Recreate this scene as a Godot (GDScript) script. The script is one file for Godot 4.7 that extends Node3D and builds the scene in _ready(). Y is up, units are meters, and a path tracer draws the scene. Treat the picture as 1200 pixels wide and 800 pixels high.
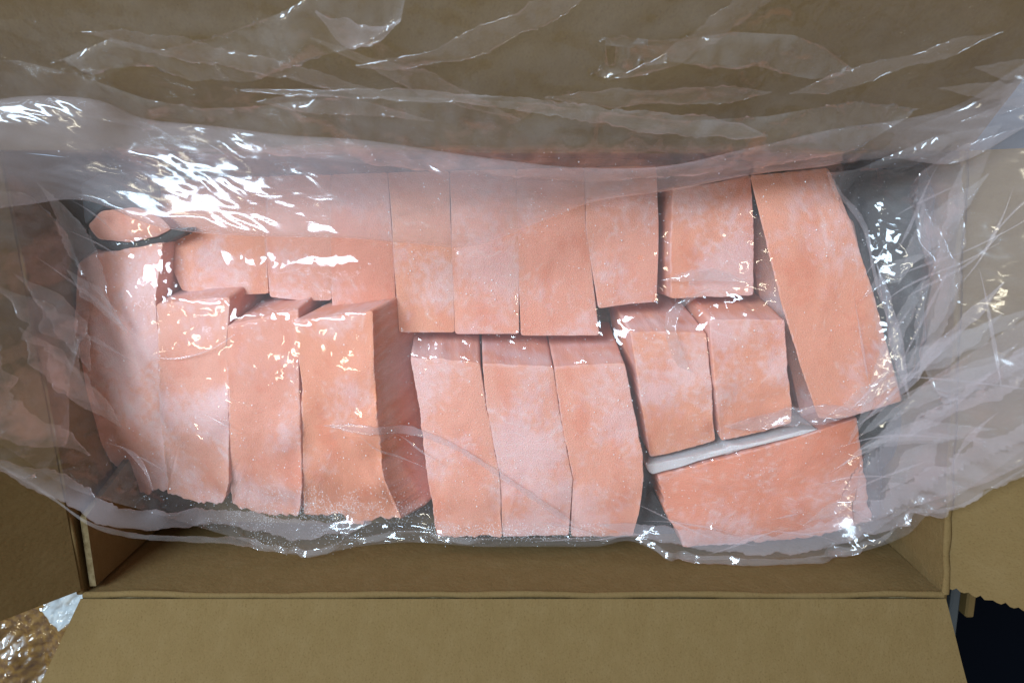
extends Node3D
# A carton of frozen salmon portions in a clear plastic bag, seen from above. Plan lists are in millimetres.

const MM := 0.001
const STEP := 1.5                  # mm between the points of the draped film
const X0 := -345.0
const Z0 := -150.0
const NX := 461
const NZ := 262
const BOX_F := -28.0
const BOX_N := 224.0
const RIM := 100.0

# The carton is a little racked: its far side sits 17 mm further to the left than its near side.
func box_l(z: float) -> float: return -251.5 + (z - BOX_N) * 0.066
func box_r(z: float) -> float: return 253.0 + (z - BOX_N) * 0.066


var rng := RandomNumberGenerator.new()
var noise := FastNoiseLite.new()
var ridge := FastNoiseLite.new()
var grain := FastNoiseLite.new()
var top_map := PackedFloat32Array()     # height of fish and box under each point of the film, mm
var taut := PackedFloat32Array()        # the same without its creases
var film := PackedFloat32Array()        # height of the film, mm
var edge_line := PackedVector3Array()   # the near border of the film
var M := {}
var used := {}


func _ready() -> void:
	rng.seed = 11
	var cam := Camera3D.new()
	cam.name = "camera"
	cam.fov = 49.53
	cam.near = 0.02
	cam.far = 20.0
	var t := deg_to_rad(10.456)
	cam.transform = Transform3D(Basis(Vector3(1, 0, 0), Vector3(0, -sin(t), -cos(t)), Vector3(0, cos(t), -sin(t))), Vector3(0, 0.5, 0))
	add_child(cam)
	cam.current = true

	var we := WorldEnvironment.new()
	we.name = "surroundings"
	var e := Environment.new()
	e.background_mode = Environment.BG_COLOR
	e.background_color = Color(0.525, 0.505, 0.48)
	e.background_energy_multiplier = 1.0
	e.tonemap_mode = Environment.TONE_MAPPER_LINEAR
	e.tonemap_exposure = 1.1
	e.sdfgi_enabled = true
	e.ssao_enabled = true
	e.ssil_enabled = true
	we.environment = e
	add_child(we)

	area_lamp("daylight_window_lamp", Vector3(-1.05, 1.72, -0.64), Vector2(1.1, 0.5), Color(0.82, 0.92, 1.0), 6.9)
	area_lamp("warm_ceiling_lamp", Vector3(-1.35, 1.85, 0.55), Vector2(0.6, 0.1), Color(1.0, 0.96, 0.84), 0.5)

	noise.seed = 3
	noise.noise_type = FastNoiseLite.TYPE_SIMPLEX_SMOOTH
	noise.fractal_octaves = 3
	noise.frequency = 1.0
	ridge.seed = 8
	ridge.noise_type = FastNoiseLite.TYPE_SIMPLEX
	ridge.fractal_octaves = 2
	ridge.frequency = 1.0
	grain.seed = 21
	grain.noise_type = FastNoiseLite.TYPE_SIMPLEX
	grain.fractal_octaves = 3
	grain.frequency = 1.0
	make_materials()
	top_map.resize(NX * NZ)
	top_map.fill(2.0)
	setting()
	carton()
	portion("salmon_portion", "leftmost portion of the staggered row of four, near the bag's left side", [[-262, 52, 35], [-254, 53, 30], [-208, 57, 23], [-213, 62, 56], [-213, 63, 81], [-217, 60, 124], [-225, 40, 183], [-248, 36, 188], [-252, 42, 171], [-267, 56, 147], [-268, 60, 112], [-263, 62, 73]], 1, Vector2(11, -15), 0.55, 0, 1.5, 0.7)
	portion("salmon_portion", "second portion from the left in the staggered row of four, frosted grey cut end", [[-212, 62, 59], [-188, 63, 56], [-168, 63, 55], [-171, 65, 80], [-173, 64, 123], [-182, 50, 175], [-190, 40, 192], [-209, 38, 193], [-226, 40, 185], [-216, 61, 124], [-212, 64, 80]], 1, Vector2(11, -15), 0.5, 0, 1.2, 0.7)
	portion("salmon_portion", "third portion from the left in the staggered row, film glinting on it", [[-175, 64, 72], [-152, 65, 67], [-127, 65, 61], [-128, 66, 90], [-130, 65, 133], [-134, 54, 176], [-141, 40, 202], [-156, 38, 202], [-185, 40, 195], [-172, 65, 123], [-171, 66, 96]], 1, Vector2(11, -15), 0.5, 0, 1.2, 0.7)
	portion("salmon_portion", "tallest portion of the staggered row of four, with a broad cut side", [[-129, 68, 68], [-103, 69, 65], [-82, 70, 62], [-82, 71, 95], [-82, 68, 132], [-81, 56, 170], [-74, 40, 202], [-108, 36, 209], [-111, 40, 201], [-136, 44, 200], [-131, 58, 158], [-126, 68, 106]], 1, Vector2(30, -14), 0.4, 1, 1.5, 0.9)
	portion("salmon_portion", "left slab of the near middle trio, beside the tall cut-sided portion", [[-62, 55, 93], [-42, 56, 94], [-20, 56, 96], [-16, 56, 125], [-12, 56, 147], [-8, 55, 170], [-7, 47, 213], [-49, 46, 213], [-53, 54, 170], [-57, 56, 125]], 1, Vector2(-3, -17), 0.4, 0, 1, 0.7)
	portion("salmon_portion", "middle slab of the near trio, between two dark cut lines", [[-18, 56, 96], [3, 57, 97], [25, 57, 98], [29, 57, 125], [34, 57, 152], [38, 56, 170], [37, 47, 212], [-6, 47, 213], [-7, 55, 170], [-11, 56, 147], [-15, 56, 125]], 1, Vector2(-3, -17), 0.4, 0, 1, 0.6)
	portion("salmon_portion", "right slab of the near trio, with branching film glints near its lower end", [[26, 57, 98], [47, 57, 97], [69, 57, 96], [74, 57, 119], [81, 57, 152], [83, 55, 170], [82, 50, 195], [79, 46, 213], [39, 47, 213], [39, 55, 170], [35, 57, 150], [30, 57, 125]], 1, Vector2(-3, -17), 0.45, 0, 1, 0.6)
	portion("salmon_portion", "dark orange portion at the left end of the long back row", [[-217, 46, -13], [-179, 46, -15], [-147, 46, -16], [-151, 46, 18], [-151, 46, 53], [-179, 46, 54], [-203, 46, 51], [-210, 46, 31]], 1, Vector2(0, 0), 0.33, 1, 1, 0.12)
	portion("salmon_portion", "back-row portion with a pale left edge, second from the back row's left end", [[-146, 46, -16], [-109, 46, -17], [-111, 46, 15], [-112, 46, 57], [-131, 46, 57], [-149, 46, 55], [-149, 46, 18]], 1, Vector2(0, 0), 0.38, 0, 1, 0.12)
	portion("salmon_portion", "back-row portion behind the tallest staggered portion, third from the row's left end", [[-108, 46, -17], [-75, 46, -18], [-74, 46, 13], [-72, 46, 75], [-90, 46, 76], [-111, 46, 75], [-110, 46, 15]], 1, Vector2(0, 0), 0.33, 0, 1, 0.12)
	portion("salmon_portion", "fourth back-row portion, beside the tallest staggered portion's corner", [[-74, 46, -18], [-38, 46, -19], [-38, 46, 11], [-36, 46, 77], [-53, 46, 77], [-70, 46, 77], [-72, 46, 13]], 1, Vector2(0, 0), 0.38, 1, 1, 0.12)
	portion("salmon_portion", "middle back-row portion with V-shaped film glints on it, fifth along the row", [[-37, 46, -19], [2, 46, -20], [3, 46, 11], [4, 46, 78], [-16, 46, 78], [-35, 46, 78], [-36, 46, 11]], 1, Vector2(0, 0), 0.33, 0, 1, 0.12)
	portion("salmon_portion", "back-row portion above the right slab of the near trio, sixth along the row", [[3, 46, -20], [43, 46, -21], [44, 46, 13], [54, 46, 79], [29, 46, 79], [6, 46, 79], [4, 46, 11]], 1, Vector2(0, 0), 0.38, 0, 1, 0.12)
	portion("salmon_portion", "last wide back-row portion, against the taller orange block", [[44, 46, -21], [86, 46, -22], [88, 46, 10], [89, 46, 58], [74, 46, 59], [54, 46, 62], [46, 46, 15]], 1, Vector2(0, 0), 0.33, 0, 1, 0.12)
	portion("salmon_portion", "squarish orange block ending the back row, left of the long slanted portion", [[96, 52, -9], [119, 52, -12], [141, 52, -17], [144, 52, 10], [148, 48, 54], [123, 48, 55], [98, 48, 56], [96, 52, 20]], 1, Vector2(-4, 0), 0.3, 1, 1.2, 0.5)
	portion("salmon_portion", "left of the two short blocks right of the near trio, crumpled film on its top", [[73, 52, 77], [97, 53, 77], [119, 53, 78], [123, 54, 109], [126, 52, 132], [130, 46, 148], [109, 46, 154], [89, 46, 159], [81, 53, 120]], 1, Vector2(-9, -19), 0.45, 1, 1.2, 0.6)
	portion("salmon_portion", "right of the two short blocks, bluish film wrinkles at its near corner", [[120, 56, 69], [143, 57, 69], [165, 57, 69], [169, 57, 103], [174, 54, 123], [176, 50, 135], [165, 46, 140], [150, 46, 144], [134, 46, 148], [126, 56, 109]], 1, Vector2(-8, -17), 0.4, 1, 1.2, 0.6)
	portion("salmon_portion", "long slanted portion lying on top at the right end", [[137, 66, -16], [158, 67, -18], [181, 66, -20], [197, 67, 12], [217, 67, 65], [237, 64, 117], [218, 64, 123], [201, 63, 128], [188, 63, 128], [173, 66, 93], [152, 67, 34]], 40, Vector2(9, 0), 0.45, 1, 1, 0.5)
	portion("salmon_portion", "narrow portion peeping out under the right side of the long slanted portion", [[183, 38, -8], [211, 38, 11], [220, 38, 42], [233, 38, 77], [247, 36, 120], [232, 36, 125], [211, 38, 85], [194, 38, 31]], 1, Vector2(0, 0), 0.4, 0, 1, 0.5)
	portion("salmon_portion", "low portion half hidden under the left side of the long slanted portion", [[148, 22, 5], [166, 22, 10], [180, 22, 49], [196, 22, 100], [209, 22, 135], [194, 22, 141], [184, 22, 105], [164, 22, 67], [157, 22, 43]], 1, Vector2(0, 0), 0.3, 0, 1, 0.5)
	portion("fillet_tail", "deep orange skin-edged fillet in the near right corner of the bag", [[95, 46, 172], [120, 49, 164], [146, 51, 156], [183, 52, 144], [216, 52, 132], [225, 48, 167], [236, 44, 203], [202, 44, 214], [157, 46, 218], [113, 48, 220], [102, 46, 197]], 1, Vector2(0, 0), 0.34, 2, 2, 0.8, [["fat_rim", "white fat rim", [[86, 47, 164], [109, 49, 159], [133, 50, 153], [159, 51, 147], [183, 51, 140], [194, 51, 139], [183, 51, 143], [146, 50, 153], [120, 48, 161], [92, 45, 171]], 3, 40], ["skin", "dark silvery skin side", [[218, 50, 132], [226, 49, 130], [235, 44, 151], [245, 36, 183], [249, 28, 208], [244, 30, 208], [228, 46, 168]], 4, 5]])
	portion("belly_piece", "small oval belly piece with a grey skin rim at the top left", [[-250, 58, 12], [-241, 59, 4], [-221, 59, 2], [-207, 59, 8], [-202, 58, 14], [-211, 58, 18], [-228, 57, 21], [-245, 57, 20]], 1, Vector2(0, 0), 0.35, 0, 1.5, 0.4, [["skin", "dark grey skin rim", [[-252, 56, 13], [-247, 55, 22], [-229, 55, 23], [-211, 56, 19], [-201, 57, 14], [-191, 58, 13], [-195, 57, 17], [-212, 54, 24], [-230, 54, 28], [-250, 54, 26]], 4, 1]])
	portion("skin_or_shade_piece", "frosted blue-grey skin piece behind the oval belly piece", [[-253, 56, -12], [-236, 58, -18], [-216, 58, -19], [-211, 58, -7], [-217, 57, 1], [-239, 57, 2], [-253, 56, 11]], 1, Vector2(0, 0), 0.3, 4, 2, 0.4)
	portion("skin_or_shade_piece", "dark grey skin-up piece below the near end of the long slanted portion", [[210, 48, 135], [226, 49, 130], [244, 48, 126], [249, 46, 139], [248, 40, 161], [242, 36, 173], [230, 40, 164], [223, 46, 142]], 1, Vector2(0, 0), 0.12, 3, 2, 0.4)
	portion("skin_or_shade_piece", "long dark piece added in place of the shade at the right end of the bag", [[216, 22, -16], [221, 40, -22], [227, 58, -19], [231, 76, -22], [234, 84, -5], [235, 80, 14], [237, 84, 33], [238, 76, 58], [241, 78, 78], [241, 64, 107], [238, 50, 105], [236, 30, 76], [226, 22, 32]], 1, Vector2(0, 0), 0.15, 3, 1, 1.5)  # dark slab added to stand for the shade along the right wall
	portion("skin_or_shade_piece", "dark skin scrap between the near trio and the skin-edged fillet", [[89, 20, 201], [96, 20, 193], [105, 20, 208], [118, 16, 235], [102, 16, 234], [86, 16, 226]], 1, Vector2(0, 0), 0.1, 3, 1, 0.4)
	drape([[-262, 168, 96], [-254, 148, 117], [-252, 128, 136], [-244, 114, 153], [-226, 107, 164], [-206, 90, 180], [-179, 72, 200], [-135, 64, 218], [-99, 56, 216], [-66, 54, 214], [-22, 56, 216], [22, 56, 216], [55, 56, 216], [77, 54, 213], [102, 66, 219], [139, 68, 219], [182, 68, 218], [214, 68, 215], [237, 82, 197], [238, 100, 176], [241, 114, 162], [250, 126, 144], [259, 142, 122], [270, 162, 95]])
	var bag := Node3D.new()
	bag.name = "plastic_bag"
	tag(bag, "crumpled clear plastic bag wrapped round the salmon and spread over the carton flaps", "plastic bag")
	add_child(bag)
	film_sheet(bag)
	settle()
	bag_floor(bag)
	pillow(bag, "gathered_mouth", [[-248, 150, -44], [-223, 146, -49], [-193, 143, -48], [-177, 129, -41], [-146, 126, -38], [-113, 124, -34], [-76, 120, -32], [-43, 114, -28], [-9, 115, -23], [35, 108, -19], [80, 105, -20], [123, 108, -29], [164, 113, -38], [195, 119, -42], [219, 126, -49], [235, 142, -66], [251, 150, -79]], [[-255, 150, 4], [-238, 132, 0], [-213, 124, -2], [-174, 128, 11], [-130, 133, 15], [-84, 133, 16], [-52, 124, 19], [-20, 110, 21], [18, 98, 8], [46, 92, -2], [88, 88, -8], [130, 88, -16], [165, 92, -20], [197, 100, -24], [227, 112, -21], [244, 135, -36], [256, 150, -46]], 17, 1.0)
	loose_layer(bag, [[213, 208], [204, 193], [221, 145], [236, 100], [260, 60], [279, 36], [285, 91], [266, 122], [255, 142], [244, 160], [237, 172], [231, 188]], 6, 0.35, 130, "fold")
	loose_layer(bag, [[216, 199], [219, 160], [231, 129], [247, 103], [261, 86], [280, 64], [283, 85], [264, 115], [245, 148], [232, 179]], 9, 0.3, 330, "fold")
	loose_layer(bag, [[169, -20], [184, -22], [211, -37], [238, -41], [241, -4], [234, 41], [232, 94], [224, 117], [218, 88], [208, 44], [190, 5]], 4, 1.1, 630, "film")
	loose_layer(bag, [[-279, -10], [-262, -7], [-254, 14], [-245, 52], [-247, 96], [-246, 126], [-256, 142], [-270, 119], [-282, 100]], 5, 0.7, 230, "film")
	loose_layer(bag, [[218, -22], [226, -34], [249, -41], [269, -54], [282, 64], [262, 82], [243, 110], [234, 83], [235, 40], [228, 9]], 6, 0.5, 730, "fold")
	fold(bag, [[-271, 124, 1], [-262, 141, 1], [-253, 158, 1], [-240, 174, 1], [-220, 191, 2], [-183, 204, 2], [-135, 218, 2], [-97, 213, 2], [-65, 210, 2], [-22, 213, 2], [22, 213, 2], [54, 212, 2], [76, 209, 2], [103, 220, 2], [141, 221, 2], [184, 220, 2], [216, 216, 2], [234, 194, 1], [240, 177, 1], [247, 166, 1], [257, 148, 1], [269, 126, 1]], 0.8, 0.1, 0.2, "film")
	loose_layer(bag, [[33, -71], [48, -74], [52, -73], [70, -72], [95, -75], [121, -74], [136, -70], [155, -62], [143, -58], [128, -60], [107, -64], [88, -63], [72, -65], [56, -63], [39, -58], [35, -60], [49, -66], [68, -68], [50, -70]], 3, 0.9, 60, "film")
	loose_layer(bag, [[-207, -64], [-173, -73], [-154, -69], [-129, -73], [-96, -81], [-68, -91], [-41, -91], [-47, -78], [-67, -70], [-91, -66], [-118, -58], [-145, -57], [-161, -64], [-189, -62]], 3, 0.9, 160, "film")
	loose_layer(bag, [[-249, -67], [-219, -66], [-197, -61], [-172, -52], [-150, -48], [-122, -49], [-88, -52], [-56, -53], [0, -51], [41, -47], [83, -43], [123, -45], [161, -51], [195, -48], [174, -30], [125, -22], [46, -16], [-45, -22], [-130, -30], [-206, -45], [-272, -45]], 4, 0.6, 260, "film")
	fold(bag, [[-126, -55, 1], [-107, -55, 1], [-60, -54, 2], [-16, -52, 2], [24, -48, 3], [66, -43, 4], [96, -41, 4], [127, -37, 2]], 1.2, 0.4, 4, "film")
	fold(bag, [[133, 136, 3], [156, 133, 5], [176, 126, 6], [199, 122, 5], [213, 123, 2]], 5, 1.5, 2, "fold")
	fold(bag, [[120, 50, 2], [102, 61, 3], [97, 76, 4], [103, 93, 5], [111, 101, 2]], 3, 1.2, 1, "film")
	fold(bag, [[91, 45, 2], [118, 41, 4], [141, 45, 3]], 3, 1.2, 1, "film")
	fold(bag, [[-279, 102, 4], [-268, 118, 5], [-257, 141, 5], [-242, 161, 5], [-218, 179, 5], [-181, 191, 4], [-134, 205, 5], [-91, 202, 4]], 2.5, 0.3, 1.5, "fold")
	fold(bag, [[54, 201, 3], [102, 208, 5], [151, 212, 5], [193, 208, 6], [224, 192, 7], [236, 171, 8], [247, 150, 8], [262, 125, 9], [280, 96, 8]], 2.5, 0.4, 1.5, "fold")
	fold(bag, [[228, -2, 2], [232, 18, 3], [239, 40, 3], [237, 69, 2], [234, 99, 1]], 2, 0.5, 2, "film")
	fold(bag, [[233, 135, 2], [241, 116, 3], [254, 94, 4], [267, 70, 4], [279, 48, 4]], 3, 0.4, 2, "fold")
	fold(bag, [[210, 29, 1], [218, 52, 2], [224, 76, 3], [232, 110, 1]], 3, 0.6, 2, "fold")
	fold(bag, [[176, -16, 1], [201, 10, 2], [209, 34, 1], [220, 67, 1]], 2, 0.4, 2, "fold")
	fold(bag, [[254, 39, 2], [240, 73, 2], [229, 105, 2], [212, 132, 1]], 2, 0.4, 2, "fold")
	fold(bag, [[-115, 132, 2], [-78, 135, 3], [-42, 145, 2], [0, 172, 2], [43, 204, 2]], 1, 0.15, 1, "fold")
	fold(bag, [[-82, -81, 3], [-73, -75, 5], [-59, -74, 3], [-47, -78, 1]], 2, 1, 2, "fold")
	pleats(bag, 8, Vector2(-246, 70), Vector2(12, 45), 62, 22, Vector2(25, 75))
	pleats(bag, 8, Vector2(-232, 165), Vector2(22, 14), 38, 14, Vector2(25, 60))
	pleats(bag, 14, Vector2(232, 60), Vector2(16, 50), -62, 24, Vector2(25, 80))
	pleats(bag, 11, Vector2(236, 150), Vector2(20, 22), -40, 14, Vector2(30, 85))
	pleats(bag, 12, Vector2(120, 205), Vector2(70, 8), -8, 14, Vector2(25, 70))
	pleats(bag, 4, Vector2(0, 140), Vector2(120, 40), 20, 40, Vector2(15, 60))
	pleats(bag, 6, Vector2(-60, -62), Vector2(120, 10), 5, 6, Vector2(60, 140), 5.5, "faint")
	pleats(bag, 4, Vector2(150, -55), Vector2(50, 10), -10, 8, Vector2(50, 100), 5.5, "faint")
	pleats(bag, 12, Vector2(238, 70), Vector2(14, 50), -58, 18, Vector2(40, 110), 6.0, "film")
	pleats(bag, 10, Vector2(240, 140), Vector2(16, 20), -38, 12, Vector2(40, 100), 6.0, "film")
	pleats(bag, 11, Vector2(-248, 80), Vector2(10, 45), 66, 16, Vector2(35, 90), 6.0, "film")
	ice()


# ---------------------------------------------------------------- helpers
func tag(o: Node, label: String, category := "", group := "", kind := "") -> void:
	if label: o.set_meta("label", label)
	if category: o.set_meta("category", category)
	if group: o.set_meta("group", group)
	if kind: o.set_meta("kind", kind)


func numbered(called: String) -> String:
	var n: int = used.get(called, 0)
	used[called] = n + 1
	return called if n == 0 else "%s_%03d" % [called, n]


func area_lamp(called: String, from: Vector3, size: Vector2, color: Color, energy: float) -> void:
	var l := AreaLight3D.new()
	l.name = called
	l.area_size = size
	l.light_color = color
	l.light_energy = energy
	l.area_range = 8.0
	l.shadow_enabled = true
	add_child(l)
	l.look_at_from_position(from, Vector3(0, 0.05, 0.08), Vector3(0, 0, -1))


func put(st: SurfaceTool, called: String, m: Material, parent: Node3D, smooth := true) -> MeshInstance3D:
	var o := MeshInstance3D.new()
	o.name = called
	st.generate_normals()
	o.mesh = st.commit()
	o.material_override = m
	parent.add_child(o, true)
	return o


# A sheet of points, rows by columns, joined by triangles whose fronts look along "up"; points with y under -900 are left out.
func grid(pts: PackedVector3Array, nu: int, nv: int, flip := false, colors := PackedColorArray()) -> SurfaceTool:
	var st := SurfaceTool.new()
	st.begin(Mesh.PRIMITIVE_TRIANGLES)
	st.set_smooth_group(0)
	for k in pts.size():
		if colors.size(): st.set_color(colors[k])
		st.add_vertex(pts[k])
	for j in nv - 1:
		for i in nu - 1:
			var a := j * nu + i
			if pts[a].y < -90 or pts[a + 1].y < -90 or pts[a + nu].y < -90 or pts[a + nu + 1].y < -90: continue
			var q := [a, a + 1, a + nu + 1, a, a + nu + 1, a + nu] if not flip else [a, a + nu + 1, a + 1, a, a + nu, a + nu + 1]
			for k in q: st.add_index(k)
	return st


func tex(seed_: int, freq: float, octaves: int, ramp: Array, normal := 0.0, size := 512) -> NoiseTexture2D:
	var n := FastNoiseLite.new()
	n.seed = seed_
	n.frequency = freq
	n.fractal_octaves = octaves
	var x := NoiseTexture2D.new()
	x.width = size
	x.height = size
	x.seamless = true
	x.noise = n
	if normal > 0.0:
		x.as_normal_map = true
		x.bump_strength = normal
	if ramp.size():
		var g := Gradient.new()
		var offs := PackedFloat32Array()
		var cols := PackedColorArray()
		for r in ramp:
			offs.append(r[0])
			cols.append(r[1])
		g.offsets = offs
		g.colors = cols
		x.color_ramp = g
	return x


func lin(r: float, g: float, b: float, a := 1.0) -> Color:
	return Color(r, g, b, a).linear_to_srgb()


func make_materials() -> void:
	var fish := StandardMaterial3D.new()
	fish.vertex_color_use_as_albedo = true
	fish.roughness = 0.62
	fish.metallic_specular = 0.4
	fish.albedo_texture = tex(5, 0.09, 4, [[0.2, lin(.74, .72, .70)], [0.5, lin(.92, .92, .92)], [0.8, lin(1, 1, 1)]])
	fish.uv1_triplanar = true
	fish.uv1_scale = Vector3.ONE * 28.0
	fish.heightmap_enabled = true
	fish.heightmap_scale = 0.03
	fish.heightmap_texture = tex(6, 0.06, 5, [])
	fish.subsurf_scatter_enabled = true
	fish.subsurf_scatter_strength = 0.12
	M.fish = fish

	var card := StandardMaterial3D.new()
	card.roughness = 0.85
	card.metallic_specular = 0.12
	card.albedo_texture = tex(31, 0.02, 5, [[0.0, lin(.165, .104, .042)], [0.45, lin(.174, .110, .045)], [0.75, lin(.181, .116, .049)], [1.0, lin(.192, .125, .055)]])
	card.uv1_triplanar = true
	card.uv1_scale = Vector3.ONE * 6.0
	card.detail_enabled = true
	card.detail_blend_mode = BaseMaterial3D.BLEND_MODE_MUL
	card.detail_albedo = tex(33, 0.16, 3, [[0.0, lin(.45, .40, .35)], [0.2, lin(.80, .78, .76)], [0.34, lin(.95, .95, .95)], [0.8, lin(1, 1, 1)]])
	card.detail_uv_layer = BaseMaterial3D.DETAIL_UV_2
	card.uv2_triplanar = true
	card.uv2_scale = Vector3.ONE * 9.0
	card.heightmap_enabled = true
	card.heightmap_scale = 0.02
	card.heightmap_texture = tex(35, 0.08, 4, [])
	M.card = card
	var edge := card.duplicate()
	edge.albedo_color = lin(1, .98, .92)
	edge.albedo_texture = tex(36, 0.05, 3, [[0.0, lin(.11, .075, .036)], [1.0, lin(.22, .165, .095)]])
	M.edge = edge

	var clear := StandardMaterial3D.new()
	clear.transparency = BaseMaterial3D.TRANSPARENCY_ALPHA
	clear.albedo_color = lin(.80, .74, .76, 0.06)
	clear.roughness = 0.07
	clear.metallic_specular = 0.5
	clear.normal_enabled = true
	clear.normal_texture = crinkles()
	clear.normal_scale = 1.0
	clear.uv1_triplanar = true
	clear.uv1_scale = Vector3.ONE * 5.2
	var loose := clear.duplicate()
	M.loose = loose
	clear.normal_scale = 0.55
	M.film = clear
	var double: StandardMaterial3D = loose.duplicate()
	double.albedo_color = lin(.80, .70, .74, 0.085)
	double.roughness = 0.15
	double.normal_scale = 0.4
	double.uv1_scale = Vector3(1.6, 4.6, 4.6)
	M.fold = double
	var wrap := clear.duplicate()
	wrap.albedo_color = lin(.8, .74, .7, 0.02)
	M.wrap = wrap
	var scrap: StandardMaterial3D = loose.duplicate()
	scrap.albedo_color = lin(.62, .72, .78, 0.5)
	scrap.roughness = 0.14
	M.scrap = scrap
	var faint: StandardMaterial3D = loose.duplicate()
	faint.albedo_color = lin(.78, .64, .64, 0.03)
	M.faint = faint

	var frost := StandardMaterial3D.new()
	frost.albedo_color = lin(.86, .88, .90)
	frost.roughness = 0.3
	M.ice = frost

	M.steel = plain(lin(.14, .18, .23), 0.45, 0.3)
	M.dark = plain(lin(.004, .006, .011), 0.7)
	M.dark.metallic_specular = 0.08
	M.grey = plain(lin(.10, .12, .135), 0.4, 0.3)
	M.wood = plain(lin(.22, .14, .045), 0.7)
	var amber := plain(lin(.21, .115, .014), 0.4)
	amber.albedo_texture = tex(41, 0.03, 4, [[0.2, lin(.3, .18, .07)], [0.6, lin(.75, .64, .4)], [1.0, lin(1, .95, .7)]])
	amber.uv1_triplanar = true
	amber.uv1_scale = Vector3.ONE * 10.0
	M.amber = amber


# Fine straight creases of plastic film, as a normal map that repeats.
func crinkles() -> ImageTexture:
	var n := 640
	var src := FastNoiseLite.new()
	src.seed = 77
	src.frequency = 0.009
	src.fractal_octaves = 2
	var mask := src.get_seamless_image(n, n)
	src.seed = 78
	src.frequency = 0.006
	var bend := src.get_seamless_image(n, n)
	var ways := [Vector2(3, 1), Vector2(-2, 4), Vector2(5, -2), Vector2(1, 7), Vector2(8, 3), Vector2(-5, 8), Vector2(11, -5), Vector2(6, 13), Vector2(17, 4), Vector2(-9, 15)]
	var bytes := PackedByteArray()
	bytes.resize(n * n * 3)
	for y in n:
		for x in n:
			var g := Vector2.ZERO
			var w := bend.get_pixel(x, y).r * 0.55
			for k in 10:
				var d: Vector2 = ways[k]
				var t := tri((d.x * x + d.y * y) / n + w * (1.0 + k * 0.25) + k * 0.37) - 0.5
				var m := smoothstep(0.42, 0.62, mask.get_pixel((x * (1 + k % 3) + k * 97) % n, (y * (1 + k % 3) + k * 53) % n).r)
				g += d.normalized() * clampf(t * 9.0, -1.0, 1.0) * m * (0.11 if k < 5 else 0.055)
			var v := Vector3(-g.x, -g.y, 1.0).normalized()
			var o := (y * n + x) * 3
			bytes[o] = int(v.x * 127.5 + 127.5)
			bytes[o + 1] = int(v.y * 127.5 + 127.5)
			bytes[o + 2] = int(v.z * 127.5 + 127.5)
	return ImageTexture.create_from_image(Image.create_from_data(n, n, false, Image.FORMAT_RGB8, bytes))


func plain(c: Color, rough: float, metal := 0.0) -> StandardMaterial3D:
	var m := StandardMaterial3D.new()
	m.albedo_color = c
	m.roughness = rough
	m.metallic = metal
	m.roughness_texture = tex(51, 0.03, 4, [[0.0, Color(.75, .75, .75)], [1.0, Color(1, 1, 1)]])
	m.uv1_triplanar = true
	m.uv1_scale = Vector3.ONE * 5.0
	return m


# ---------------------------------------------------------------- setting
func block(called: String, from: Vector3, to: Vector3, m: Material, parent: Node3D) -> MeshInstance3D:
	var st := SurfaceTool.new()
	st.begin(Mesh.PRIMITIVE_TRIANGLES)
	var c := (from + to) / 2.0
	var h := (to - from) / 2.0
	var r := minf(0.002, h[h.min_axis_index()] * 0.4)
	for axis in 3:
		for s in [-1.0, 1.0]:
			var n := Vector3.ZERO
			n[axis] = s
			var u := Vector3.ZERO
			u[(axis + 1) % 3] = s
			var v := n.cross(u)
			var hu := absf(u.dot(h)) - r
			var hv := absf(v.dot(h)) - r
			var o := c + n * h[axis]
			quad(st, o - u * hu - v * hv, o + u * hu - v * hv, o + u * hu + v * hv, o - u * hu + v * hv, n)
			# bevels towards the next two faces
			for w in [u, -u, v, -v]:
				var along := n.cross(w)
				var hw: float = absf(w.dot(h))
				var ha: float = absf(along.dot(h)) - r
				var p1: Vector3 = o + w * (hw - r)
				var p2: Vector3 = c + n * (h[axis] - r * 0.5) + w * (hw - r * 0.5)
				quad(st, p1 - along * ha, p1 + along * ha, p2 + along * (ha + r * .25), p2 - along * (ha + r * .25), (n + w * 0.7).normalized())
	st.generate_normals()
	var o2 := MeshInstance3D.new()
	o2.name = called
	o2.mesh = st.commit()
	o2.material_override = m
	parent.add_child(o2, true)
	return o2


func quad(st: SurfaceTool, a: Vector3, b: Vector3, c: Vector3, d: Vector3, n: Vector3) -> void:
	st.set_smooth_group(-1)
	var f := (b - a).cross(c - a).dot(n) > 0
	for p in ([a, c, b, a, d, c] if f else [a, b, c, a, c, d]): st.add_vertex(p)


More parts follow.
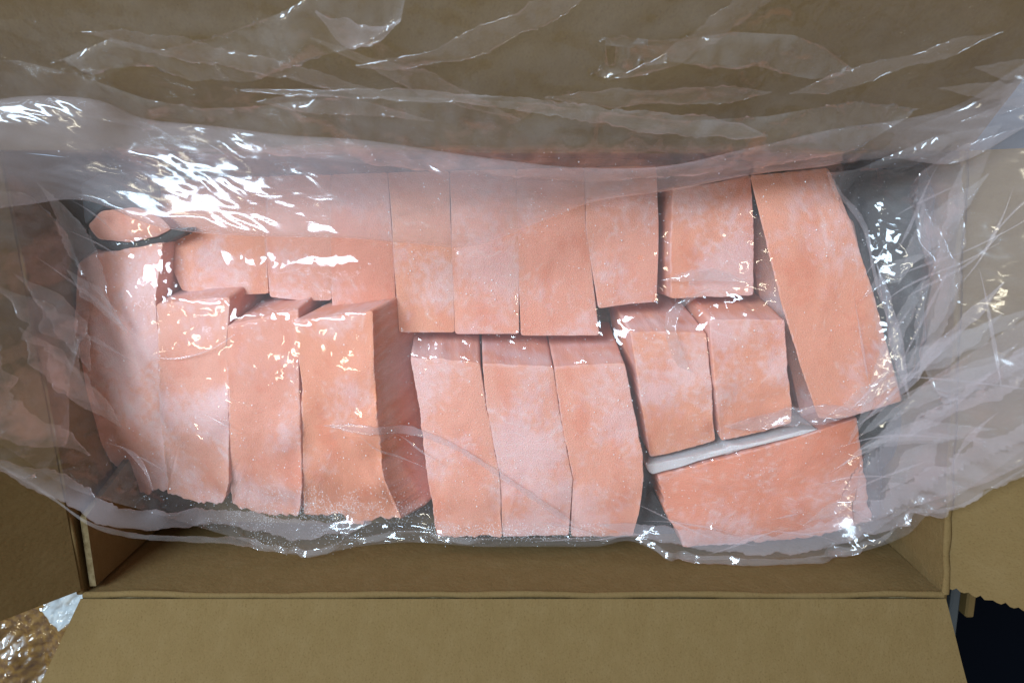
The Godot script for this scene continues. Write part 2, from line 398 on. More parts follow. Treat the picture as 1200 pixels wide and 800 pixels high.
func setting() -> void:
	var floor_ := block("floor", Vector3(-3, -0.62, -3), Vector3(3, -0.6, 3), M.dark, self)
	tag(floor_, "dark floor far below the carton", "", "", "structure")
	var table := Node3D.new()
	table.name = "steel_table"
	tag(table, "grey-blue steel table under the carton", "table")
	add_child(table)
	block("tabletop", Vector3(-0.9, -0.036, -0.9), Vector3(0.9, -0.006, 0.236), M.steel, table)
	for p in [Vector2(-0.85, -0.85), Vector2(0.85, -0.85), Vector2(-0.85, 0.2), Vector2(0.85, 0.2)]:
		block("leg", Vector3(p.x - .02, -0.6, p.y - .02), Vector3(p.x + .02, -0.037, p.y + .02), M.grey, table)
	# beyond the near right corner
	var c := block("brown_carton", Vector3(0.300, -0.6, 0.246), Vector3(0.340, -0.03, 0.5), M.wood, self)
	tag(c, "brown carton seen in the gap at the near right corner", "carton")
	var r := block("metal_rail", Vector3(0.3425, -0.6, 0.246), Vector3(0.350, -0.03, 0.5), M.grey, self)
	tag(r, "grey metal rail beside the brown carton at the near right", "rail")
	var b := block("wooden_batten", Vector3(0.402, -0.6, 0.27), Vector3(0.410, -0.1, 0.36), M.wood, self)
	tag(b, "thin dim brown batten in the dark gap under the right flap", "batten")
	amber_packet()
	film_scrap([[-309, 6, 261], [-310, 2, 290], [-338, -4, 312], [-352, -4, 297]])


func film_scrap(c: Array) -> void:
	var pts := PackedVector3Array()
	for j in 24:
		for i in 30:
			var a := Vector3(c[0][0], c[0][1], c[0][2]).lerp(Vector3(c[1][0], c[1][1], c[1][2]), i / 29.0)
			var b := Vector3(c[3][0], c[3][1], c[3][2]).lerp(Vector3(c[2][0], c[2][1], c[2][2]), i / 29.0)
			var p := a.lerp(b, j / 23.0)
			p.y += 0.8 * crumple(p.x * 1.3, p.z * 1.3, 1.0) + 2.0 * noise.get_noise_2d(p.x * 0.08, p.z * 0.08)
			p.x += 2.5 * noise.get_noise_2d(j * 0.2, 7.0)
			pts.append(p * MM)
	var o := put(grid(pts, 30, 24, true), "film_scrap", M.scrap, self)
	tag(o, "pale blue-white scrap of film over the amber packet at the carton's near left corner", "plastic film")


func amber_packet() -> void:
	var stand := block("lower_carton", Vector3(-0.62, -0.6, 0.24), Vector3(-0.262, -0.04, 0.6), M.card, self)
	tag(stand, "lower carton holding up the amber packet at the near left", "carton")
	var root := Node3D.new()
	root.name = "amber_packet"
	root.position = Vector3(-0.262, -0.04, 0.24)
	tag(root, "amber brown packet in glittering clear wrap at the near left corner", "packet")
	add_child(root)
	for layer in 2:
		var pts := PackedVector3Array()
		var n := 110
		for j in n:
			for i in n:
				var x := -0.24 * i / (n - 1.0)
				var z := 0.22 * j / (n - 1.0)
				var edge := minf(minf(i, n - 1 - i), minf(j, n - 1 - j)) / 6.0
				var y := (0.018 + 0.009 * noise.get_noise_2d(x * 22, z * 22) + 0.006 * absf(noise.get_noise_2d(x * 60 + 9, z * 60))) * clampf(edge, 0.05, 1)
				if layer == 1:
					y += 0.0035 + 0.006 * crumple(x * 1000 + 300, z * 1000, 0.5) * 0.35 + 0.022 * exp(-((x + 0.02) ** 2 + (z - 0.03) ** 2) / 0.0009)
				pts.append(Vector3(x, y, z))
		put(grid(pts, n, n, true), ["packet_body", "wrap"][layer], [M.amber, M.wrap][layer], root)


# ---------------------------------------------------------------- carton
# A board between four corners (a-b along the fold, d-c along the far edge), with thickness, a slight warp and, if asked, a saw-toothed side.
func board(called: String, parent: Node3D, a: Vector3, b: Vector3, c: Vector3, d: Vector3, warp: float, saw := 0.0, nu := 60, nv := 30, seed_ := 0.0) -> MeshInstance3D:
	var n := (b - a).cross(d - a).normalized()
	var rows := []
	for side in 2:
		var pts := PackedVector3Array()
		for j in nv:
			for i in nu:
				var u := i / (nu - 1.0)
				var v := j / (nv - 1.0)
				var p := a.lerp(b, u).lerp(d.lerp(c, u), v)
				p += n * warp * (sin(PI * u) * 0.6 * v + 0.5 * noise.get_noise_2d(u * 1.6 + seed_, v * 1.1 + seed_) * minf(v * 1.5, 1.0) * minf(1.0, 0.006 / maxf(absf(warp), 0.001)))
				if saw > 0.0 and i == nu - 1:
					var k := fposmod(j / 3.0, 1.0)
					p += (a - b).normalized() * saw * (1.0 if k > 0.6 else 0.0) + (b - a).normalized() * 0.0012 * noise.get_noise_1d(j * 3.1)
				p -= n * 0.0038 * side
				pts.append(p)
		rows.append(pts)
	var st := SurfaceTool.new()
	st.begin(Mesh.PRIMITIVE_TRIANGLES)
	for side in 2:
		st.set_smooth_group(side)
		for j in nv - 1:
			for i in nu - 1:
				var q := j * nu + i
				var l: PackedVector3Array = rows[side]
				var f := [q, q + nu + 1, q + 1, q, q + nu, q + nu + 1] if side == 0 else [q, q + 1, q + nu + 1, q, q + nu + 1, q + nu]
				for k in f: st.add_vertex(l[k])
	var o := put(st, called, M.card, parent)
	var es := SurfaceTool.new()
	es.begin(Mesh.PRIMITIVE_TRIANGLES)
	var ring := []
	for i in nu: ring.append(i)
	for j in range(1, nv): ring.append(j * nu + nu - 1)
	for i in range(nu - 2, -1, -1): ring.append((nv - 1) * nu + i)
	for j in range(nv - 2, 0, -1): ring.append(j * nu)
	var mid := (a + b + c + d) / 4.0
	for k in ring.size():
		var p: Vector3 = rows[0][ring[k]]
		var q: Vector3 = rows[0][ring[(k + 1) % ring.size()]]
		var r: Vector3 = rows[1][ring[(k + 1) % ring.size()]]
		var s: Vector3 = rows[1][ring[k]]
		quad(es, p, q, r, s, (p + q) / 2 - mid)
	var eo := put(es, "cut_edge", M.edge, o)
	return o


func bead(called: String, parent: Node3D, a: Vector3, b: Vector3, radius: float, side: Vector3) -> void:
	var pts := PackedVector3Array()
	var n := 60
	var m := 9
	for i in n:
		var u := i / (n - 1.0)
		var p := a.lerp(b, u) + side * 0.002 * noise.get_noise_1d(u * 5 + a.x * 50)
		var r := radius * (1.0 + 0.25 * noise.get_noise_1d(u * 9 + 4))
		for k in m:
			var t := lerpf(-0.25, 1.25, k / (m - 1.0)) * PI
			pts.append(p + side * cos(t) * r + Vector3.UP * sin(t) * r * 0.8)
	var d := (b - a).normalized().cross(side).dot(Vector3.UP) > 0
	put(grid(pts, m, n, d), called, M.card, parent)


func carton() -> void:
	var box := Node3D.new()
	box.name = "cardboard_carton"
	tag(box, "open brown corrugated carton with all four flaps folded out", "carton")
	add_child(box)
	var F := BOX_F * MM
	var N := BOX_N * MM
	var H := RIM * MM
	var ln := Vector3(box_l(BOX_N) * MM, H, N)
	var lf := Vector3(box_l(BOX_F) * MM, H, F)
	var rn := Vector3(box_r(BOX_N) * MM, H, N)
	var rf := Vector3(box_r(BOX_F) * MM, H, F)
	var down := Vector3(0, -H - 0.0005, 0)
	var z_ := Vector3(0, 0, 1)
	var x_ := Vector3(1, 0, 0)
	board("bottom_panel", box, Vector3(ln.x - .003, -0.001, N + .003), Vector3(rn.x + .003, -0.001, N + .003), Vector3(rf.x + .003, -0.001, F - .003), Vector3(lf.x - .010, -0.001, F - .003), 0.0)
	board("wall_panel", box, ln, rn, rn + down, ln + down, -0.003, 0.0, 60, 30, 1.0)
	board("wall_panel", box, rf, lf, lf + down, rf + down, -0.003, 0.0, 60, 30, 2.0)
	board("wall_panel", box, lf, ln, ln + down, lf + down, -0.009, 0.0, 60, 30, 3.0)
	board("wall_panel", box, rn, rf, rf + down, rn + down, -0.002, 0.0, 60, 30, 4.0)
	# flaps, hinged along the rim
	var g := 0.003
	var an := deg_to_rad(22)
	board("flap", box, ln + z_ * g, rn + z_ * g, Vector3(rn.x + .018, H + .12 * sin(an), N + g + .12 * cos(an)), Vector3(ln.x - .045, H + .12 * sin(an), N + g + .12 * cos(an)), -0.004, 0.0, 80, 40, 5.0)
	var af := deg_to_rad(50)
	board("flap", box, rf - z_ * g + x_ * .002, lf - z_ * g - x_ * .002, lf + Vector3(-.004, .125 * sin(af), -g - .125 * cos(af)), rf + Vector3(.004, .125 * sin(af), -g - .125 * cos(af)), 0.045, 0.0, 80, 40, 6.0)
	var al := deg_to_rad(54)
	board("flap", box, lf - x_ * g, ln - x_ * g - z_ * .003, ln + Vector3(-g - .12 * cos(al), .12 * sin(al), -.004), lf + Vector3(-g - .12 * cos(al), .12 * sin(al), 0), -0.004, 0.0, 60, 40, 7.0)
	var ar := deg_to_rad(46)
	board("flap", box, rf + x_ * g, rn + x_ * g - z_ * .003, rn + Vector3(g + .12 * cos(ar), .12 * sin(ar), -.006), rf + Vector3(g + .12 * cos(ar), .12 * sin(ar), 0), -0.004, 0.0014, 60, 60, 8.0)
	bead("crease", box, ln + z_ * .001, rn + z_ * .001, 0.0021, -z_)
	bead("crease", box, lf - z_ * .001, rf - z_ * .001, 0.0021, z_)
	bead("crease", box, lf - x_ * .001, ln - x_ * .001, 0.0021, x_)
	bead("crease", box, rf + x_ * .001, rn + x_ * .001, 0.0021, -x_)
	# doubled board in the near left corner
	board("corner_tab", box, ln + Vector3(.004, -.004, -.046), ln + Vector3(.006, -.003, -.003), ln + Vector3(.006, .004 - H, -.003), ln + Vector3(.004, .004 - H, -.075), 0.0, 0.0, 20, 20, 9.0)
	for j in NZ:
		for i in NX:
			var x := X0 + i * STEP
			var z := Z0 + j * STEP
			var h := 2.0
			if x < box_l(z) - 3: h = maxf(h, RIM + 5 + (box_l(z) - x) * tan(al))
			elif x > box_r(z): h = maxf(h, RIM + 5 + (x - box_r(z)) * tan(ar))
			if z < BOX_F: h = maxf(h, RIM + 6 + (BOX_F - z) * tan(af))
			if z > BOX_N: h = maxf(h, RIM + 5)
			top_map[j * NX + i] = h


# ---------------------------------------------------------------- fish
func inner_height(ring: Array, x: float, z: float) -> float:
	var s := 0.0
	var w := 0.0
	for p in ring:
		var d: float = 1.0 / ((p[0] - x) ** 2 + (p[2] - z) ** 2 + 25.0)
		s += d * p[1]
		w += d
	return s / w


const TONES := [[0.83, 0.345, 0.235], [0.82, 0.315, 0.19], [0.80, 0.28, 0.165], [0.060, 0.054, 0.05], [0.11, 0.12, 0.13], [0.72, 0.64, 0.63]]
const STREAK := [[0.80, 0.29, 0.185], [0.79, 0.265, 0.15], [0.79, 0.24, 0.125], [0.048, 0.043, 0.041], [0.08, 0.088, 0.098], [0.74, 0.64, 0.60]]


func portion(called: String, label: String, ring: Array, base: float, lean: Vector2, frost: float, tone: int, dome: float, jag: float, parts := []) -> void:
	var o := solid(called, ring, base, lean, frost, tone, dome, jag, self)
	tag(o, label, "fish skin" if called == "skin_or_shade_piece" else "salmon", "frozen salmon portions in the bag" if called == "salmon_portion" else "")
	for p in parts:
		var c := solid(p[0], p[2], 1.0 if p[3] > 3 else 12.0, Vector2.ZERO, 0.4, 5 if p[3] == 3 else 3, 0.6, 0.9, o)
		c.set_meta("label", p[1])


func solid(called: String, ring: Array, base: float, lean: Vector2, frost: float, tone: int, dome: float, jag: float, parent: Node3D) -> MeshInstance3D:
	var centre := Vector3.ZERO
	for p in ring: centre += Vector3(p[0], 0, p[2]) / ring.size()
	var edge: Array[Vector3] = []
	for k in ring.size():
		var p := Vector3(ring[k][0], ring[k][1], ring[k][2])
		var q: Vector3 = Vector3(ring[(k + 1) % ring.size()][0], ring[(k + 1) % ring.size()][1], ring[(k + 1) % ring.size()][2])
		var n := maxi(2, int(p.distance_to(q) / 1.6))
		for i in n: edge.append(p.lerp(q, float(i) / n))
	for pass_ in 1:
		var s: Array[Vector3] = []
		for k in edge.size(): s.append((edge[k - 1] + edge[k] * 2.0 + edge[(k + 1) % edge.size()]) / 4.0)
		edge = s
	var id: float = used.size() * 7.0 + ring[0][0]
	for k in edge.size():
		var away := Vector3(edge[k].x - centre.x, 0, edge[k].z - centre.z).normalized()
		if jag > 0.65 and edge[k].z > 140.0: edge[k] += away * smoothstep(54.0, 42.0, edge[k].y) * (3.2 * noise.get_noise_2d(edge[k].x * 0.11 + id, edge[k].z * 0.05) + 0.8 * grain.get_noise_1d(edge[k].x * 0.4))
		edge[k] += away * (0.75 if jag > 0.2 else 1.15) + away * jag * (1.0 * noise.get_noise_2d(edge[k].x * 0.03 - id, edge[k].z * 0.03) + 0.7 * noise.get_noise_2d(edge[k].x * 0.09 + id, edge[k].z * 0.09) + 0.5 * grain.get_noise_2d(edge[k].x * 0.5, edge[k].z * 0.5 + id))
	var pale := rng.randf_range(-0.05, 0.05)
	var warm := rng.randf_range(-0.07, 0.05)
	var high := 0.0
	for p in edge: high = maxf(high, p.y)
	var m := edge.size()
	var pts := PackedVector3Array()
	var r := maxf(0.4, 1.2 * jag)
	# sides from the base upwards, then the rounded edge, then rings to the middle
	for step in 9:
		var f := step / 9.0
		for p in edge:
			var y := lerpf(base, p.y - r, f)
			var off := lean * (1.0 - (y - base) / maxf(high - base, 1.0))
			pts.append(Vector3(p.x + off.x, y, p.z + off.y))
	for step in 4:
		var a := PI / 2 * step / 3.0
		for p in edge:
			var away := Vector3(p.x - centre.x, 0, p.z - centre.z).normalized()
			pts.append(p - away * r * (1.0 - cos(a)) + Vector3.UP * r * (sin(a) - 1.0))
	var rings := 30
	for step in range(1, rings + 1):
		var f := pow(1.0 - float(step) / rings, 0.9)
		for p in edge:
			var away := Vector3(p.x - centre.x, 0, p.z - centre.z)
			var q := centre + (away - away.normalized() * r) * f
			var y := lerpf(inner_height(ring, q.x, q.z), p.y, pow(f, 6.0)) + dome * (1.0 - f * f)
			y += 0.8 * noise.get_noise_3d(q.x * 0.045, id, q.z * 0.045) * (1.0 - f * f)
			pts.append(Vector3(q.x, y, q.z))
	var total := pts.size() / m
	var st := SurfaceTool.new()
	st.begin(Mesh.PRIMITIVE_TRIANGLES)
	st.set_smooth_group(0)
	var at := Vector3(centre.x, base, centre.z)
	for k in pts.size():
		var p := pts[k]
		var row := k / m
		if row < 9:
			var out := Vector3(p.x - centre.x, 0, p.z - centre.z).normalized()
			p += out * 0.6 * noise.get_noise_3d(p.x * 0.08, p.y * 0.08, p.z * 0.08 + id)
		# rime lies in patches with a grain of its own, thicker along the sawn edges
		var patch := noise.get_noise_3d(p.x * 0.014 + id, p.y * 0.03, p.z * 0.014)
		var fine := grain.get_noise_3d(p.x * 0.16, p.y * 0.16, p.z * 0.16 + id)
		var rime := smoothstep(0.0, 1.0, patch * 1.35 + fine * 0.5 + frost * 1.0 - 0.17)
		if row >= 8 and row <= 12: rime = maxf(rime, smoothstep(-0.2, 0.5, fine + 0.12) * 0.7)
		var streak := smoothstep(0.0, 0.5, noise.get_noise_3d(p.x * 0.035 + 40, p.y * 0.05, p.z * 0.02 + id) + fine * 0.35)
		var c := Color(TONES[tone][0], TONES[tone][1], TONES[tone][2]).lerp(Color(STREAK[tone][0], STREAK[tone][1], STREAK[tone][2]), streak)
		if tone < 3:
			var bands := (p.x * cos(id) + p.z * sin(id)) * 0.11 + 1.6 * noise.get_noise_2d(p.x * 0.02 + id, p.z * 0.02) + p.y * 0.05
			c = c.lerp(Color(.88, .62, .52), 0.30 * smoothstep(0.80, 0.97, tri(bands)) * smoothstep(-0.2, 0.3, fine + patch))
		c = c.lerp(Color(.84, .64, .67) if tone < 3 else Color(.17, .165, .165) if tone < 5 else Color(.9, .88, .88), rime * 0.42)
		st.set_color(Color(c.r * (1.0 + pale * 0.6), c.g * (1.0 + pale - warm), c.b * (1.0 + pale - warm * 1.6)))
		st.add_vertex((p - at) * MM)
	for j in total - 1:
		for i in m:
			var a := j * m + i
			var b := j * m + (i + 1) % m
			for q in [a, b, b + m, a, b + m, a + m]: st.add_index(q)
	var where := at * MM
	if parent != self: where -= parent.position
	var o := put(st, numbered(called) if parent == self else called, M.fish, parent)
	o.position = where
	# what the film will lie on
	var outline := PackedVector2Array()
	var lo := Vector2(1e9, 1e9)
	var hi := -lo
	for p in edge:
		outline.append(Vector2(p.x, p.z))
		lo = lo.min(outline[-1])
		hi = hi.max(outline[-1])
	for j in range(maxi(0, int((lo.y - Z0) / STEP)), mini(NZ, int((hi.y - Z0) / STEP) + 2)):
		for i in range(maxi(0, int((lo.x - X0) / STEP)), mini(NX, int((hi.x - X0) / STEP) + 2)):
			var p := Vector2(X0 + i * STEP, Z0 + j * STEP)
			if Geometry2D.is_point_in_polygon(p, outline):
				top_map[j * NX + i] = maxf(top_map[j * NX + i], inner_height(ring, p.x, p.y) + dome)
	return o


# ---------------------------------------------------------------- bag
func tri(u: float) -> float:
	return absf(fposmod(u, 1.0) * 2.0 - 1.0)


# Creased film: sharp straight folds of several directions and sizes, in mm for x and z in mm.
func crumple(x: float, z: float, coarse: float) -> float:
	var h := 0.0
	var wx := 3.5 * noise.get_noise_2d(x * 0.018, z * 0.018)
	var wz := 3.5 * noise.get_noise_2d(x * 0.018 + 70, z * 0.018)
	var sizes := [47.0, 33.0, 23.0, 16.0, 11.5, 8.0]
	for k in 6:
		var a := 0.9 + k * 2.1
		var u: float = ((x + wx) * cos(a) + (z + wz) * sin(a)) / sizes[k]
		var m := smoothstep(-0.15, 0.35, ridge.get_noise_2d(x * 0.55 / sizes[k] + k * 31, z * 0.55 / sizes[k]))
		h += (tri(u) - 0.5) * sizes[k] * (0.10 if k < 2 else 0.085) * m * (coarse if k < 2 else 1.0)
	return h


func drape(edge: Array) -> void:
	# first on every second point: a skin that relaxes onto what lies under it
	var nx := (NX + 1) / 2
	var nz := (NZ + 1) / 2
	var low := PackedFloat32Array()
	low.resize(nx * nz)
	var fixed := PackedByteArray()
	fixed.resize(nx * nz)
	var rim_curve := Curve3D.new()
	for k in edge.size():
		var p := Vector3(edge[k][0], edge[k][1], edge[k][2])
		var a: Array = edge[maxi(k - 1, 0)]
		var b: Array = edge[mini(k + 1, edge.size() - 1)]
		var tangent := Vector3(b[0] - a[0], b[1] - a[1], b[2] - a[2]) / 6.0
		rim_curve.add_point(p, -tangent, tangent)
	edge = []
	var count := int(rim_curve.get_baked_length() / 6.0)
	for k in count + 1:
		var p := rim_curve.sample_baked(rim_curve.get_baked_length() * k / count, true)
		edge.append([p.x, p.y, p.z])
		edge_line.append(p * MM)
	var poly := PackedVector2Array()
	for p in edge: poly.append(Vector2(p[0], p[2]))
	poly.append(Vector2(600, -400))
	poly.append(Vector2(-600, -400))
	for j in nz:
		for i in nx:
			var k := j * nx + i
			low[k] = top_map[(j * 2) * NX + mini(i * 2, NX - 1)] + 1.2
			var p := Vector2(X0 + i * 2 * STEP, Z0 + j * 2 * STEP)
			if not Geometry2D.is_point_in_polygon(p, poly):
				fixed[k] = 1
				var best := 1e9
				for n in edge.size() - 1:
					var a := Vector2(edge[n][0], edge[n][2])
					var b := Vector2(edge[n + 1][0], edge[n + 1][2])
					var t := clampf((p - a).dot(b - a) / (b - a).length_squared(), 0, 1)
					var d := p.distance_squared_to(a.lerp(b, t))
					if d < best:
						best = d
						low[k] = lerpf(edge[n][1], edge[n + 1][1], t)
	var cur := low.duplicate()
	for it in 90:
		var nxt := cur.duplicate()
		for j in range(1, nz - 1):
			var row := j * nx
			for i in range(1, nx - 1):
				var k := row + i
				if fixed[k] == 0:
					nxt[k] = maxf(low[k], (cur[k - 1] + cur[k + 1] + cur[k - nx] + cur[k + nx]) * 0.25 - 0.03)
		cur = nxt
	film.resize(NX * NZ)
	taut.resize(NX * NZ)
	for j in NZ:
		for i in NX:
			var x := X0 + i * STEP
			var z := Z0 + j * STEP
			if not Geometry2D.is_point_in_polygon(Vector2(x, z), poly):
				film[j * NX + i] = -1e6
				taut[j * NX + i] = low[mini(j / 2, nz - 1) * nx + mini(i / 2, nx - 1)]
				continue
			var i2 := mini(i / 2, nx - 2)
			var j2 := mini(j / 2, nz - 2)
			var fx := i / 2.0 - i2
			var fz := j / 2.0 - j2
			var k := j2 * nx + i2
			var h := lerpf(lerpf(cur[k], cur[k + 1], fx), lerpf(cur[k + nx], cur[k + nx + 1], fx), fz)
			var under := top_map[j * NX + i]
			taut[j * NX + i] = maxf(h, under)
			var loose := smoothstep(1.0, 9.0, h - under)
			if x < box_l(z): loose = 0.5
			elif x > box_r(z): loose = 0.22
			if z < BOX_F: loose = 0.9
			if x < box_r(z): loose = maxf(loose, 0.6 * smoothstep(170.0, 215.0, x))
			var c := crumple(x, z, 1.0)
			if z < BOX_F + 10: c = lerpf(c, 1.6 * crumple(x * 0.35 + 500, z * 0.75, 1.6), smoothstep(BOX_F + 10, BOX_F - 12, z))
			film[j * NX + i] = maxf(h + c * lerpf(0.10, 0.55, loose) + 1.2 * loose, under + 0.35 + c * 0.06)


func settle() -> void:
	for pass_ in 14:
		var nxt := taut.duplicate()
		for j in range(1, NZ - 1):
			for i in range(1, NX - 1):
				var k := j * NX + i
				nxt[k] = 0.5 * taut[k] + 0.125 * (taut[k - 1] + taut[k + 1] + taut[k - NX] + taut[k + NX])
		taut = nxt


func taut_at(x: float, z: float) -> float:
	var u := clampf((x - X0) / STEP, 0.0, NX - 1.01)
	var v := clampf((z - Z0) / STEP, 0.0, NZ - 1.01)
	var i := int(u)
	var j := int(v)
	var k := j * NX + i
	return lerpf(lerpf(taut[k], taut[k + 1], u - i), lerpf(taut[k + NX], taut[k + NX + 1], u - i), v - j)


func taut_normal(x: float, z: float) -> Vector3:
	return Vector3(taut_at(x - 9, z) - taut_at(x + 9, z), 18.0, taut_at(x, z - 9) - taut_at(x, z + 9)).normalized()


# Moves the left-out points next to a sheet onto the line that bounds it, so that its border is clean.
func snap(pts: PackedVector3Array, nu: int, nv: int, line: PackedVector3Array) -> void:
	var moved := {}
	for j in nv:
		for i in nu:
			var k := j * nu + i
			if pts[k].y > -90: continue
			var beside := false
			for dj in [-1, 0, 1]:
				for di in [-1, 0, 1]:
					if i + di < 0 or j + dj < 0 or i + di >= nu or j + dj >= nv: continue
					beside = beside or pts[k + dj * nu + di].y > -90
			if not beside: continue
			var best := 1e9
			for n in line.size() - 1:
				var a := Vector2(line[n].x, line[n].z)
				var b := Vector2(line[n + 1].x, line[n + 1].z)
				var p := Vector2(pts[k].x, pts[k].z)
				var t := clampf((p - a).dot(b - a) / maxf((b - a).length_squared(), 1e-12), 0, 1)
				var d := p.distance_to(a.lerp(b, t))
				if d < best and d < 0.006:
					best = d
					moved[k] = line[n].lerp(line[n + 1], t)
	for k in moved: pts[k] = moved[k]


func film_sheet(bag: Node3D) -> void:
	var pts := PackedVector3Array()
	for j in NZ:
		for i in NX:
			var h := film[j * NX + i]
			var x := X0 + i * STEP
			var z := Z0 + j * STEP
			if h < -1e5:
				pts.append(Vector3(x, -1e5, z) * MM)
				continue
			var t := taut_at(x, z)
			pts.append((Vector3(x, t, z) + taut_normal(x, z) * (h - t)) * MM)
	snap(pts, NX, NZ, edge_line)
	put(grid(pts, NX, NZ), "film", M.film, bag)


# A further loose layer of film inside an outline of [x, z], lifted off the first.
func loose_layer(bag: Node3D, outline: Array, lift: float, rough: float, shift: float, m_ := "film") -> void:
	var poly := PackedVector2Array()
	for p in outline: poly.append(Vector2(p[0], p[1]))
	var lo := poly[0]
	var hi := poly[0]
	for p in poly:
		lo = lo.min(p)
		hi = hi.max(p)
	var nu := int((hi.x - lo.x) / STEP) + 1
	var nv := int((hi.y - lo.y) / STEP) + 1
	var pts := PackedVector3Array()
	for j in nv:
		for i in nu:
			var x := lo.x + i * STEP
			var z := lo.y + j * STEP
			if not Geometry2D.is_point_in_polygon(Vector2(x, z), poly):
				pts.append(Vector3(x, -1e5, z) * MM)
				continue
			var h := lift * (1.0 + 0.8 * noise.get_noise_2d(x * 0.012 + shift, z * 0.012)) + rough * crumple(x + shift, z - shift, 1.6)
			pts.append((Vector3(x, taut_at(x, z), z) + taut_normal(x, z) * maxf(h, 0.8)) * MM)
	var line := PackedVector3Array()
	for k in poly.size() + 1:
		var p := poly[k % poly.size()]
		line.append((Vector3(p.x, taut_at(p.x, p.y), p.y) + taut_normal(p.x, p.y) * lift) * MM)
	snap(pts, nu, nv, line)
	put(grid(pts, nu, nv), "loose_film", M["loose" if m_ == "film" else m_], bag)


func bag_floor(bag: Node3D) -> void:
	var pts := PackedVector3Array()
	for j in 40:
		for i in 80:
			var x := lerpf(-235, 235, i / 79.0)
			var z := lerpf(-20, 206, j / 39.0)
			pts.append(Vector3(x, 0.45 + 0.25 * noise.get_noise_2d(x * 0.05, z * 0.05), z) * MM)
	put(grid(pts, 80, 40), "bottom_film", M.film, bag)


# A flattened, creased tube of film that lies on the sheet: spine points are [x, z, half width] in mm.
func fold(bag: Node3D, spine: Array, thick: float, rough: float, lift: float, m_ := "fold") -> void:
	var curve := Curve3D.new()
	for k in spine.size():
		var p := Vector3(spine[k][0], spine[k][2], spine[k][1])
		var a: Array = spine[maxi(k - 1, 0)]
		var b: Array = spine[mini(k + 1, spine.size() - 1)]
		var t := Vector3(b[0] - a[0], b[2] - a[2], b[1] - a[1]) / 6.0
		curve.add_point(p, -t, t)
	var length := curve.get_baked_length()
	var n := int(length / 1.5)
	var m := 56 if thick > 1.0 else 14
	var pts := PackedVector3Array()
	for i in n:
		var s := length * i / (n - 1.0)
		var p := curve.sample_baked(s, true)
		var q := curve.sample_baked(minf(s + 2, length), true) - curve.sample_baked(maxf(s - 2, 0), true)
		var side := Vector2(-q.z, q.x).normalized()
		var taper := minf(1.0, minf(i, n - 1 - i) / 10.0)
		var w := p.y * (1.0 + 0.45 * noise.get_noise_1d(s * 0.05 + spine[0][0]) + 0.2 * noise.get_noise_1d(s * 0.2 + spine[0][0])) * lerpf(0.15, 1.0, taper)
		for k in m:
			var a := TAU * k / (m - 1.0)
			var c := cos(a)
			var x := p.x + side.x * c * w
			var z := p.z + side.y * c * w
			var ground := taut_at(x, z)
			var up := sin(a)
			var flat_ := signf(up) * pow(absf(up), 0.8)
			var h := lift + thick * (0.5 + 0.5 * flat_) * taper + rough * crumple(x + (300 if up < 0 else 0), z + spine[0][1], 1.0) * minf(1.0, absf(up) * 1.6) * 0.8
			pts.append((Vector3(x, ground, z) + taut_normal(x, z) * maxf(h, 0.4)) * MM)
	put(grid(pts, m, n), "fold", M[m_], bag)


# Long thin pleats where the film is pressed double: n of them from points round a centre, all running about the same way.
func pleats(bag: Node3D, n: int, centre: Vector2, spread: Vector2, heading: float, sway: float, size: Vector2, girth := 1.0, m_ := "fold") -> void:
	for k in n:
		var p := centre + Vector2(rng.randfn(0, spread.x), rng.randfn(0, spread.y))
		var a := deg_to_rad(heading + rng.randfn(0, sway))
		var l := rng.randf_range(size.x, size.y)
		var spine := []
		var turn := rng.randfn(0, 0.09)
		var q := p - Vector2(cos(a), sin(a)) * l / 2.0
		for i in 5:
			spine.append([q.x, q.y, [0.3, 0.6, 0.8, 0.6, 0.3][i] * rng.randf_range(0.5, 1.2) * girth])
			q += Vector2(cos(a), sin(a)) * l / 4.0
			a += turn * rng.randf_range(0.2, 1.0)
		var inside := true
		for i in spine.size():
			var u := clampi(int((spine[i][0] - X0) / STEP), 0, NX - 1)
			var v := clampi(int((spine[i][1] - Z0) / STEP), 0, NZ - 1)
			inside = inside and film[v * NX + u] > 0
		if inside: fold(bag, spine, 0.9 if girth < 2.0 else 1.6, 0.15 if girth < 2.0 else 0.5, 1.2 + rng.randf() * 2.0, m_)


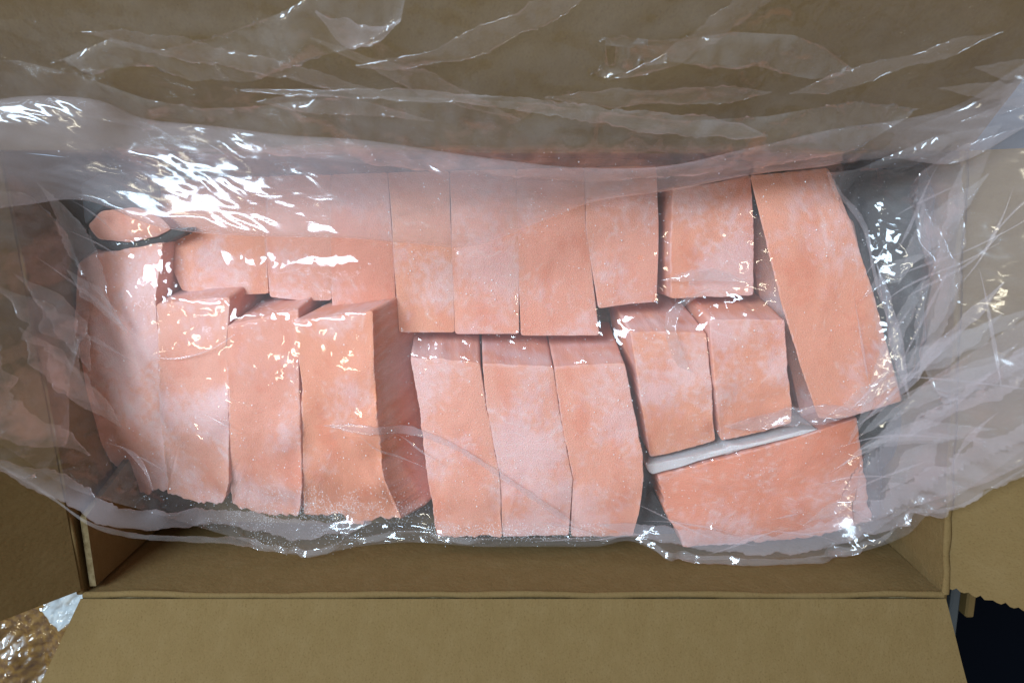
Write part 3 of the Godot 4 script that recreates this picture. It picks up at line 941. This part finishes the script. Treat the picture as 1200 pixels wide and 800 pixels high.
# The gathered mouth of the bag: a puffed, creased double layer between a far and a near edge of points [x, y, z].
func pillow(bag: Node3D, called: String, far: Array, near: Array, thick: float, rough: float) -> void:
	var both: Array[Curve3D] = []
	for l in [far, near]:
		var c := Curve3D.new()
		for k in l.size():
			var a: Array = l[maxi(k - 1, 0)]
			var b: Array = l[mini(k + 1, l.size() - 1)]
			var tangent := Vector3(b[0] - a[0], b[1] - a[1], b[2] - a[2]) / 6.0
			c.add_point(Vector3(l[k][0], l[k][1], l[k][2]), -tangent, tangent)
		both.append(c)
	var n := int(both[0].get_baked_length() / 1.3)
	var m := 110
	var pts := PackedVector3Array()
	for i in n:
		var u := i / (n - 1.0)
		var p := both[0].sample_baked(both[0].get_baked_length() * u, true)
		var q := both[1].sample_baked(both[1].get_baked_length() * u, true)
		var wide := p.distance_to(q)
		for k in m:
			var a := TAU * k / (m - 1.0)
			var v := 0.5 - 0.5 * cos(a)
			var up := sin(a)
			var at := p.lerp(q, v)
			var t := minf(thick, wide * 0.24) * (1.0 if up > 0 else 0.3)
			var along := at.x * 0.82 + at.z * 0.57
			var across := at.z * 0.82 - at.x * 0.57
			var low_ := noise.get_noise_2d(at.x * 0.008 + 3, at.z * 0.012)
			var long_ := (at.z * 0.97 - at.x * 0.24) + 9.0 * low_ + (0.0 if up > 0 else 50.0)
			var slant := across + 7.0 * low_
			var m1 := smoothstep(-0.25, 0.15, noise.get_noise_2d(at.x * 0.011 + 20, at.z * 0.05))
			var m2 := smoothstep(-0.1, 0.25, noise.get_noise_2d(along * 0.013 - 20, across * 0.05))
			var m3 := smoothstep(0.0, 0.3, noise.get_noise_2d(at.x * 0.02 + 60, at.z * 0.05))
			var c := (tri(long_ / 21.0) - 0.5) * 1.9 * m1 + (tri(slant / 15.5) - 0.5) * 1.5 * m2 + (tri((long_ + slant) / 8.7) - 0.5) * 0.6 * m3
			c += 0.22 * crumple(along * 0.5 + 90, across, 1.0)
			at.y += up * t + c * rough * minf(1.0, absf(up) * 2.2)
			pts.append(at * MM)
	put(grid(pts, m, n), called, M.fold, bag)


# ---------------------------------------------------------------- ice
func ice() -> void:
	var bit := SphereMesh.new()
	bit.radius = 0.5
	bit.height = 0.8
	bit.radial_segments = 5
	bit.rings = 2
	var list: Array[Transform3D] = []
	for k in 5200:
		var x := rng.randf_range(-235, 240)
		var z := rng.randf_range(-30, 205)
		if noise.get_noise_2d(x * 0.02, z * 0.02 + 30) + rng.randf_range(-0.35, 0.35) < 0.02: continue
		speck(list, x, z, rng.randf_range(0.18, 0.5) if rng.randf() < 0.85 else rng.randf_range(0.5, 0.85))
	for k in 6000:
		var x := rng.randfn(-125, 36)
		var z := rng.randfn(196, 10)
		if x < -200 or x > 215: continue
		if noise.get_noise_2d(x * 0.06, z * 0.06) < rng.randf_range(-0.4, 0.3): continue
		speck(list, x, z, rng.randf_range(0.15, 0.45))
	for k in 1300:
		speck(list, rng.randf_range(-60, 60), rng.randfn(207, 3), rng.randf_range(0.18, 0.5))
	var mm := MultiMesh.new()
	mm.transform_format = MultiMesh.TRANSFORM_3D
	mm.mesh = bit
	mm.instance_count = list.size()
	for k in list.size(): mm.set_instance_transform(k, list[k])
	var o := MultiMeshInstance3D.new()
	o.name = "ice_crystals"
	o.multimesh = mm
	o.material_override = M.ice
	tag(o, "tiny white ice crystals scattered over the bag film and the fish", "ice", "", "stuff")
	add_child(o)


func speck(list: Array[Transform3D], x: float, z: float, size: float) -> void:
	var i := clampi(int((x - X0) / STEP), 0, NX - 2)
	var j := clampi(int((z - Z0) / STEP), 0, NZ - 2)
	if film[j * NX + i] < 0: return
	var b := Basis(Vector3(rng.randf_range(-1, 1), rng.randf_range(-1, 1), 0.3).normalized(), rng.randf() * TAU).scaled(Vector3(1, 0.6, rng.randf_range(0.6, 1.5)) * size * MM)
	list.append(Transform3D(b, Vector3(x, film[j * NX + i] + 0.1, z) * MM))
